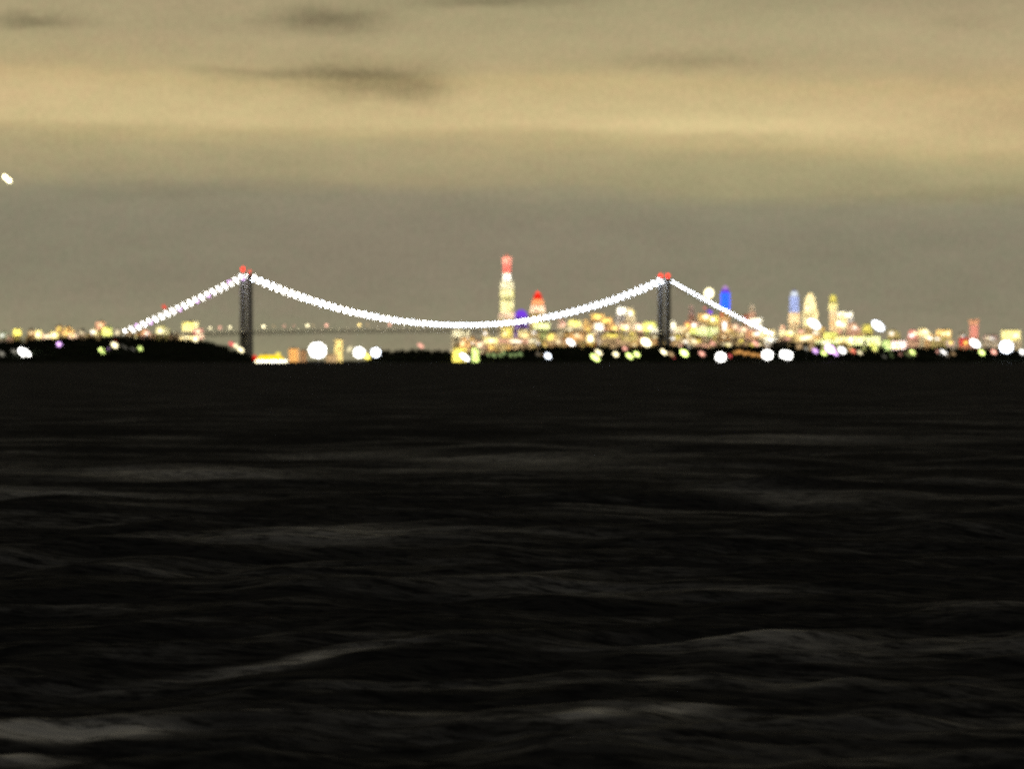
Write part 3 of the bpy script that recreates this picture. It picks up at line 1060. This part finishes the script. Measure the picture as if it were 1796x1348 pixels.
for px, py, w, h, c1, c2, st, sh, lab in B:
    D = 26000 - max(0, (py - 545)) * 115 + R.uniform(-250, 250)
    nm = 'office_tower' if h >= 17 else ('apartment_block' if w < 24 else 'office_block')
    lit_building(nm, px, py, w, h, c1, c2, st, D, lab, 'building', 'lit buildings of the skyline', .9, (c2, .75), sh)

# rooftop and sign lights of the skyline: separate fittings standing on their buildings
k = 24000 / F
for px, py, w, h, c, st, lab, nm in (
        (1428, 568, 24, 19, 'white', 5, 'oval white floodlight at the foot of the bullet shaped tower', 'floodlight_mast'),
        (1540, 571, 24, 19, 'cool', 6, 'oval white rooftop lamp standing alone right of the olive yellow tower', 'floodlight_mast'),
        (1245, 547, 13, 12, 'purple', 1.6, 'purple sign light just under the east side span', 'sign_mast'),
        (1236, 540, 9, 9, 'rose', 1.5, 'small pinkish red light above the purple sign light', 'sign_mast'),
        (288, 538, 12, 10, 'red', 1.6, 'small red mast light rising just above the west side span', 'radio_mast'),
        (1266, 552, 11, 9, 'red', 1.2, 'small red light under the side span, right of the purple sign light', 'sign_mast')):
    shore_lamp(px, py, w, h, c, st, lab, 23000 if px > 800 else 14800, lambda x, y: 2.0, nm, 'lamp', 'lamps among the skyline buildings')

# dim buildings that fill the skyline between the lit ones
TOPS = [(795, 592), (850, 584), (880, 580), (960, 580), (1000, 570), (1060, 562), (1115, 562), (1140, 580), (1180, 580), (1225, 562), (1290, 566), (1340, 586), (1370, 584), (1400, 572), (1490, 570), (1520, 582), (1600, 590), (1796, 594)]
for i in range(150):
    px = 798 + (1800 - 798) * (i + R.random()) / 150 if i < 110 else R.uniform(860, 1330)
    top = interp(px, TOPS)
    py = R.uniform(top, 606)
    w, h = R.uniform(8, 19), R.uniform(6, 16)
    if px > 1600:
        h *= .6
        py = max(py, 596)
    c1 = R.choice(['tan', 'tan', 'gold', 'gold', 'orange', 'pink', 'cream'])
    c2 = R.choice(['orange', 'tan', 'gold', 'tan'])
    st = R.uniform(.6, 1.3) * (.6 if px > 1590 else 1)
    D = 26300 - max(0, (py - 545)) * 115 + R.uniform(-300, 300)
    lit_building('city_block', px, py + h / 2, w, h, c1, c2, st, D, 'dim brownish city block filling a gap between brighter lit buildings of the skyline', 'building',
                 'dim blocks between the lit buildings', .7, (c2, .4), R.choice([0, 0, 1, 2]))

# houses on the ridge behind the hill and its lights
for px, py, w, h, c1, c2, st, sh, lab in (
        (30, 583, 12, 10, 'yellow', 'yellow', 2.2, 0, 'small yellow house light on the hill ridge, first from the photo edge'),
        (56, 582, 12, 9, 'tan', 'orange', 1.1, 1, 'dim tan house on the hill ridge beside the first yellow one'),
        (69, 586, 14, 12, 'yellow', 'cream', 2.0, 1, 'yellow stepped house on the hill ridge above the hillside lilac lamp'),
        (81, 590, 16, 8, 'cream', 'pink', 1.2, 0, 'pale blurred house low on the hill ridge beside the yellow stepped one'),
        (95, 588, 13, 12, 'cream', 'yellow', 1.8, 0, 'cream house on the hill ridge directly left of two orange ones'),
        (104, 577, 12, 11, 'orange', 'tan', 1.1, 0, 'smaller orange house, upper left of the brighter orange one on the ridge'),
        (121, 581, 18, 15, 'orange', 'gold', 1.7, 1, 'larger bright orange house on the hill ridge'),
        (128, 589, 14, 7, 'cream', 'pink', 1.4, 0, 'low cream house at the foot of the larger orange one'),
        (143, 583, 13, 9, 'grey', 'tan', .9, 0, 'dim grey house on the hill ridge right of the larger orange one'),
        (165, 583, 13, 11, 'cream', 'gold', 1.7, 2, 'cream pointed house on the hill ridge left of the pinkish one'),
        (176, 571, 14, 12, 'pink', 'orange', 1.1, 0, 'pinkish house, highest on the ridge before the bridge end'),
        (188, 581, 15, 13, 'yellow', 'lime', 1.9, 0, 'lemon yellow house on the ridge just before the bridge end'),
        (205, 582, 12, 9, 'tan', 'grey', 1.0, 0, 'dim tan house touching the lower end of the bridge cable'),
        (6, 588, 12, 10, 'green', 'grey', 1.0, 0, 'grey green house on the hill ridge at the very edge of the photo'),
        (256, 583, 14, 9, 'orange', 'pink', 1.4, 1, 'orange pink house below the bridge side span near its end'),
        (285, 579, 22, 13, 'cream', 'olive', 1.4, 1, 'pale yellow wide house below the west side span'),
        (334, 573, 24, 16, 'yellow', 'cream', 1.6, 0, 'wide yellow building below the west side span, largest on the ridge'),
        (347, 582, 14, 9, 'pink', 'rose', 1.4, 0, 'small pink house at the foot of the wide yellow building'),
        (335, 594, 32, 9, 'cream', 'gold', 1.9, 0, 'long pale cream house on the brow of the hill'),
        (350, 590, 12, 8, 'pink', 'cream', 1.5, 0, 'small pink house above the end of the long cream one on the hill brow')):
    D = 14600 + (590 - py) * 20 + R.uniform(-60, 60) if py < 590 else 13900 - R.uniform(0, 60)
    t = lit_building('hill_house', px, py, w, h, c1, c2, st, D, lab, 'house', 'lit houses along the hill ridge', .95, (c2, .4), sh)

for i in range(34):
    px = R.uniform(-30, 330)
    w, h = R.uniform(5, 11), R.uniform(4, 8)
    lit_building('ridge_house', px, R.uniform(584, 594), w, h, R.choice(['tan', 'pink', 'orange', 'cream', 'olive']), 'brown', R.uniform(.3, .9), R.uniform(14700, 15600),
                 'small dim house between the brighter lit houses of the hill ridge', 'house', 'small dim houses on the hill ridge', .7, ('brown', .3), R.choice([0, 1, 2]))


# ------------------------------------------------------------------ lamps on the dark hillside
def on_hill(px, py):
    """distance at which the slope passes some metres below that sight line"""
    best = 12900
    for D in range(12300, 13200, 20):
        p = P(px, py, D)
        if hill_z(p.x, p.y) + 7 >= p.z:
            best = D
            break
    return best


for px, py, w, h, c, st, lab in (
        (43, 619, 25, 19, 'white', 7, 'large oval white lamp low on the dark hillside near the photo edge'),
        (25, 617, 14, 11, 'grey', .8, 'dim greyish lamp touching the large oval white one'),
        (3, 620, 14, 12, 'grey', .6, 'dim grey lamp cut by the photo edge low on the hillside'),
        (104, 604, 13, 13, 'lilac', 3, 'lilac lamp high on the dark hillside'),
        (179, 615, 15, 13, 'lime', 4, 'pale green lamp low on the hillside, left of the peach one'),
        (201, 605, 15, 14, 'cream', 3, 'peach cream lamp on the hillside, between two pale green ones'),
        (203, 598, 9, 7, 'red', .5, 'faint red light on top of the peach cream hillside lamp'),
        (190, 612, 8, 9, 'lilac', .8, 'dim lilac light between pale green and peach hillside lamps'),
        (246, 611, 12, 11, 'lime', 2, 'small pale green lamp, lone one at the end of the hillside group'),
        (218, 608, 16, 7, 'grey', .35, 'faint grey light trailing right of the peach hillside lamp'),
        (233, 612, 14, 7, 'grey', .4, 'faint grey light beside the small lone pale green hillside lamp'),
        (406, 603, 13, 12, 'rose', 1.6, 'pinkish red lamp at the hill shoulder left of the west bridge tower')):
    D = on_hill(px, py)
    shore_lamp(px, py, w, h, c, st, lab, D, hill_z, 'hillside_lamp', 'lamp', 'lamps on the dark hillside')
# lit slope road ending at the west tower
for px, py, w, h, c, st, lab in (
        (413, 606, 12, 11, 'cream', 2.2, 'upper lamp of the cream pair on the slope by the west bridge tower'),
        (422, 613, 15, 12, 'cream', 3.0, 'lower lamp of the cream pair on the slope by the west bridge tower')):
    shore_lamp(px, py, w, h, c, st, lab, on_hill(px, py + 3), hill_z, 'hillside_lamp', 'lamp', 'lamps on the dark hillside')

# ------------------------------------------------------------------ lamps along the far shore
L = [
    (557, 614, 37, 33, 'white', 7, 7, 'largest round white floodlight on the water between the bridge towers'),
    (630, 618, 26, 24, 'white', 6, 6, 'large white floodlight with a yellow lamp on its lower side'),
    (642, 624, 18, 14, 'yellow', 3, 1, 'yellow lamp touching the lower side of a large white floodlight'),
    (659, 618, 22, 21, 'cool', 7, 6, 'round bluish white floodlight at the end of the dark low shore'),
    (613, 612, 10, 18, 'cream', 1.2, 1, 'dim cream lamp left of the white and yellow lamp pair'),
    (738, 606, 15, 12, 'pink', 1.6, 1, 'lone pinkish tan lamp on the dark low shore under mid span'),
    (961, 624, 14, 14, 'cool', 5, 1, 'small white lamp alone at the water, below the pale cream block'),
    (1001, 600, 17, 14, 'white', 5, 1, 'oval white lamp on the tree line under the rising cable'),
    (1044, 627, 20, 13, 'lime', 4, 1, 'yellowish white lamp at the water, lowest of its cluster left of the tower'),
    (1050, 618, 16, 12, 'cream', 3, 1, 'cream lamp on top of the yellowish white waterside cluster'),
    (1080, 621, 13, 13, 'cream', 3, 1, 'small cream lamp between yellowish and lime waterside clusters'),
    (1096, 611, 12, 11, 'pink', 2, 1, 'pinkish lamp above the lime lamps left of the east bridge tower'),
    (1104, 624, 16, 12, 'lime', 4, 1, 'lime lamp, left one of a touching pair at the water'),
    (1117, 621, 14, 12, 'lime', 4, 1, 'lime lamp, right one of a touching pair at the water'),
    (1133, 600, 19, 18, 'cream', 6, 1, 'round cream white lamp just left of the east bridge tower'),
    (1164, 617, 15, 11, 'cream', 4, 1, 'flat cream lamp at the water under the east bridge tower'),
    (1177, 621, 14, 10, 'tan', 1.2, 1, 'dim tan lamp right of the flat cream one under the east bridge tower'),
    (1182, 627, 9, 7, 'rose', .8, 1, 'faint red lamp at the water under the east bridge tower'),
    (1200, 619, 17, 15, 'lime', 5, 1, 'bright whitish green lamp right of the east bridge tower at the water'),
    (1208, 608, 10, 10, 'grey', 1, 1, 'dim grey lamp above the whitish green one'),
    (1231, 620, 14, 12, 'pink', 2, 1, 'pinkish tan lamp between whitish green and large cream lamps'),
    (1217, 598, 16, 10, 'cream', 2, 1, 'cream lamp on the tree line right of the east bridge tower'),
    (1250, 602, 13, 10, 'pink', 1.6, 1, 'pinkish lamp on the tree line above the large round cream lamp'),
    (1264, 626, 24, 22, 'white', 7, 6, 'large round cream white lamp at the water below the blue tower'),
    (1280, 624, 11, 10, 'rose', 1.3, 1, 'small reddish lamp touching the large round one below the blue tower'),
    (1325, 602, 16, 11, 'pink', 2, 1, 'pinkish lamp on the tree line below the slim tan tower'),
    (1346, 622, 25, 22, 'white', 7, 6, 'large white lamp at the water, first of two equals after the orange string'),
    (1379, 622, 29, 19, 'white', 7, 6, 'wide white lamp at the water, second of two equals after the orange string'),
    (1414, 611, 12, 9, 'grey', 1, 1, 'dim grey lamp left of the lilac lamps near the water'),
    (1430, 615, 14, 12, 'lilac', 2, 1, 'dim lilac lamp at the water under the orange stepped block'),
    (1456, 612, 19, 18, 'lilac', 6, 1, 'bright white lilac lamp at the water under the olive yellow tower'),
    (1445, 619, 14, 11, 'lime', 3, 1, 'lime lamp at the lower side of the bright white lilac one'),
    (1466, 620, 12, 10, 'lilac', 3, 1, 'small lilac lamp at the other lower side of the bright white lilac one'),
    (1477, 614, 17, 15, 'white', 4, 1, 'white lamp left of a red one in the waterside row'),
    (1496, 615, 14, 10, 'salmon', 2, 1, 'salmon red lamp right of a white one in the waterside row'),
    (1508, 618, 13, 10, 'cream', 1.6, 1, 'cream lamp right of the salmon red one in the waterside row'),
    (1579, 621, 9, 8, 'pink', 1, 1, 'tiny pinkish lamp under the end of the long lit row'),
    (1601, 618, 15, 12, 'lime', 3, 1, 'pale green lamp alone right of the long lit row'),
    (1644, 616, 10, 8, 'pink', 1.5, 1, 'small pink lamp left of a wide white one under the flat orange block'),
    (1656, 618, 18, 9, 'white', 3, 1, 'wide low white lamp under the flat orange block'),
    (1672, 620, 12, 9, 'tan', .7, 1, 'dim tan lamp right of the wide low white one'),
    (1710, 602, 20, 17, 'white', 7, 1, 'white lamp directly under the salmon tower'),
    (1722, 618, 14, 12, 'lime', 4, 1, 'lime yellow lamp below the white one of the salmon tower'),
    (1743, 617, 13, 11, 'pink', 3, 1, 'pinkish white lamp left of the largest lamp near the photo edge'),
    (1765, 608, 29, 27, 'cool', 8, 7, 'largest white floodlight of the east shore, near the photo edge'),
    (1793, 617, 13, 12, 'white', 4, 1, 'white lamp cut by the photo edge right of the largest floodlight'),
]
for px, py, w, h, c, st, hd, lab in L:
    D = 12760 if py > 607 else 13260
    shore_lamp(px, py, w, h, c, st, lab, D, None, 'floodlight_mast' if hd > 1 else 'shore_lamp', heads=hd)

# strings of small equal lamps
for i in range(7):
    px = 856 + i * 9.5 + R.uniform(-2, 2)
    shore_lamp(px, 621 + R.uniform(-2, 2), 10 + R.uniform(-1, 3), 9 + R.uniform(0, 3), 'green', .75, 'small dim green lamp of the waterside row below the tallest skyscraper', 12760, None,
               'promenade_lamp', group='row of small green waterside lamps')
for i in range(8):
    px = 1288 + i * 6.3 + R.uniform(-1, 1)
    shore_lamp(px, 617 + i * .7 + R.uniform(-1.5, 1.5), 10, 9 + R.uniform(0, 3), 'orange', 1.1, 'small orange lamp of the string between two large white waterside lamps', 12760, None,
               'promenade_lamp', group='string of small orange waterside lamps')
for i in range(16):
    px = (R.uniform(930, 1040) if i < 4 else R.uniform(1545, 1700))
    shore_lamp(px, 621 + R.uniform(-2, 4), 10 + R.uniform(-1, 3), 8, R.choice(['green', 'grey', 'tan']), .3, 'faint greyish waterside lamp low in front of the dark shore', 12750, None,
               'promenade_lamp', group='faint greyish waterside lamps')


# ------------------------------------------------------------------ waterside pavilions (bright patches at the water)
def pavilion(px, pyt, w, h, c, st, label, D=12720):
    k = D / F
    W, H = w * k, h * k
    zt = Z(pyt, D)
    t = thing('waterside_pavilion', (X(px, D), D, 1.0), label, 'pavilion', 'lit pavilions at the water', R.uniform(-.1, .1))
    MB().box((0, 0, .6), (W * 1.1, W * .5, 1.4)).build('quay', CONC, t)
    top = zt - 1.0
    MB().box((0, 0, 1.3 + (top - 3) / 2), (W, W * .38, top - 3)).build('lit_front', facade(c, c, st, 1.1, 4.0, 5.0), t)
    rf = MB().box((0, 0, top - 1.2), (W * 1.08, W * .46, .9))
    rf.box((0, 0, top - .1), (W * .5, W * .25, 1.2), 0, .7)
    rf.build('roof', ROOF, t)


pavilion(806, 609, 24, 20, 'yellow', 1.8, 'yellow lit pavilion at the water where the skyline starts')
pavilion(834, 609, 11, 20, 'lime', 2.2, 'narrow pale lime pavilion beside the yellow lit one')
pavilion(594, 594, 13, 34, 'gold', 1.5, 'tall narrow amber building between the two largest white floodlights')
pavilion(515, 610, 16, 18, 'orange', 1.2, 'small orange tan building behind the bow of the yellow ferry')
pavilion(532, 613, 12, 14, 'brown', .9, 'dim brown building left of the largest round white floodlight')
pavilion(582, 620, 20, 10, 'tan', .8, 'low tan building at the foot of the tall narrow amber one')
shore_lamp(815, 626, 20, 13, 'white', 6, 'white lamp at the lower side of the yellow lit pavilion', 12640)


# ------------------------------------------------------------------ ferry
def ferry():
    D = 11500
    k = D / F
    t = thing('ferry', (X(476, D), D, 0.0), 'low yellow lit ferry with white hull passing the west bridge tower', 'ferry', None, -.12)
    Lh = 33.0
    out = [(-Lh, -3), (-Lh + 4, -6.5), (Lh * .55, -6.5), (Lh * .85, -4), (Lh, 0), (Lh * .85, 4), (Lh * .55, 6.5), (-Lh + 4, 6.5), (-Lh, 3)]
    MB().prism([(x * .93, y * .8) for x, y in out], -1.5, .6, 1.04).build('waterline_hull', NAVY, t)
    MB().prism([(x * .97, y * .9) for x, y in out], .6, 5.0, 1.05).build('hull', facade('white', 'cream', 3.0, 1.1, 3.0, 8.0, (.75, .74, .7)), t)
    MB().box((-2, 0, 8.2), (54, 11, 6.4), 0, .96).build('lower_cabin', glow('taxi yellow', 1.35), t)
    MB().box((-3, 0, 13.4), (44, 9.5, 4.0), 0, .92).build('upper_cabin', glow('taxi yellow', 1.5), t)
    MB().box((14, 0, 18.4), (9, 7, 6), 0, .8).build('wheelhouse', glow('yellow', 1.2), t)
    MB().lathe([(1.6, 15.4), (1.5, 20), (1.7, 20.5)], (-12, 0, 0), 12).build('funnel', NAVY, t)
    MB().tube([(14, 0, 21), (14, 0, 27)], .2, 6).build('mast', POLE, t)
    MB().ball((-Lh - 1, 0, 11), 3.2, 3.2, 5.0).build('stern_light', glow('red', 1.3), t, True)
    MB().tube([(-Lh + 1, 0, 5), (-Lh - 1, 0, 8)], .3, 6).build('light_bracket', POLE, t)


ferry()


# ------------------------------------------------------------------ aircraft
def plane():
    D = 6000
    p = P(12.5, 313.5, D)
    t = thing('airplane', p, 'small aircraft with two bright landing lights in the sky near the photo edge', 'airplane')
    t.rotation_euler = (0, math.radians(42), math.radians(8))
    MB().tube([(0, -4.2, 0), (0, -3.6, 0), (0, -1.5, .15), (0, 1.5, .1), (0, 5, .25)], [.12, .5, .7, .55, .15], 10).build('fuselage', WHITEP, t, True)
    MB().prism([(-5.2, -.6), (0, -1.0), (5.2, -.6), (5.2, .5), (0, 1.0), (-5.2, .5)], -.1, .1).build('wing', WHITEP, t)
    MB().prism([(-1.8, 4.4), (0, 4.1), (1.8, 4.4), (1.8, 5.1), (-1.8, 5.1)], .2, .32).build('tailplane', WHITEP, t)
    MB().box((0, 4.8, 1.0), (.12, 1.1, 1.7), 0, .6).build('fin', WHITEP, t)
    for sx in (-2.7, 2.7):
        MB().ball((sx, -.9, -.1), 2.5, .9, 1.9).build('landing_light', glow('cream', 9), t, True)


plane()

# ------------------------------------------------------------------ light, camera, render
# one weak, soft fill from high up, added with no visible source
sun = bpy.data.lights.new('fill_light', 'SUN')
sun.energy = 0.02
sun.angle = math.radians(10)
sun.color = (1.0, .93, .82)
so = bpy.data.objects.new('fill_light', sun)
so.rotation_euler = (math.radians(55), 0, math.radians(-40))
COL.objects.link(so)

cam = bpy.data.cameras.new('camera')
cam.sensor_width = 36.0
cam.lens = 36.0 * F / 1796.0
cam.clip_start = 1.0
cam.clip_end = 150000.0
cam.dof.use_dof = True
cam.dof.focus_distance = 140.0
cam.dof.aperture_fstop = 1.7
co = bpy.data.objects.new('camera', cam)
co.location = (0, 0, HC)
co.rotation_euler = (PI / 2 - math.atan((674 - HY) / F), 0, 0)
COL.objects.link(co)
scene.camera = co

vs = scene.view_settings
vs.view_transform = 'Standard'
vs.look = 'None'
vs.exposure = 0.0
vs.gamma = 1.0
cy = scene.cycles
cy.use_denoising = False
cy.filter_width = 2.6
cy.sample_clamp_indirect = 0.13
cy.max_bounces = 4
cy.diffuse_bounces = 2
cy.glossy_bounces = 2
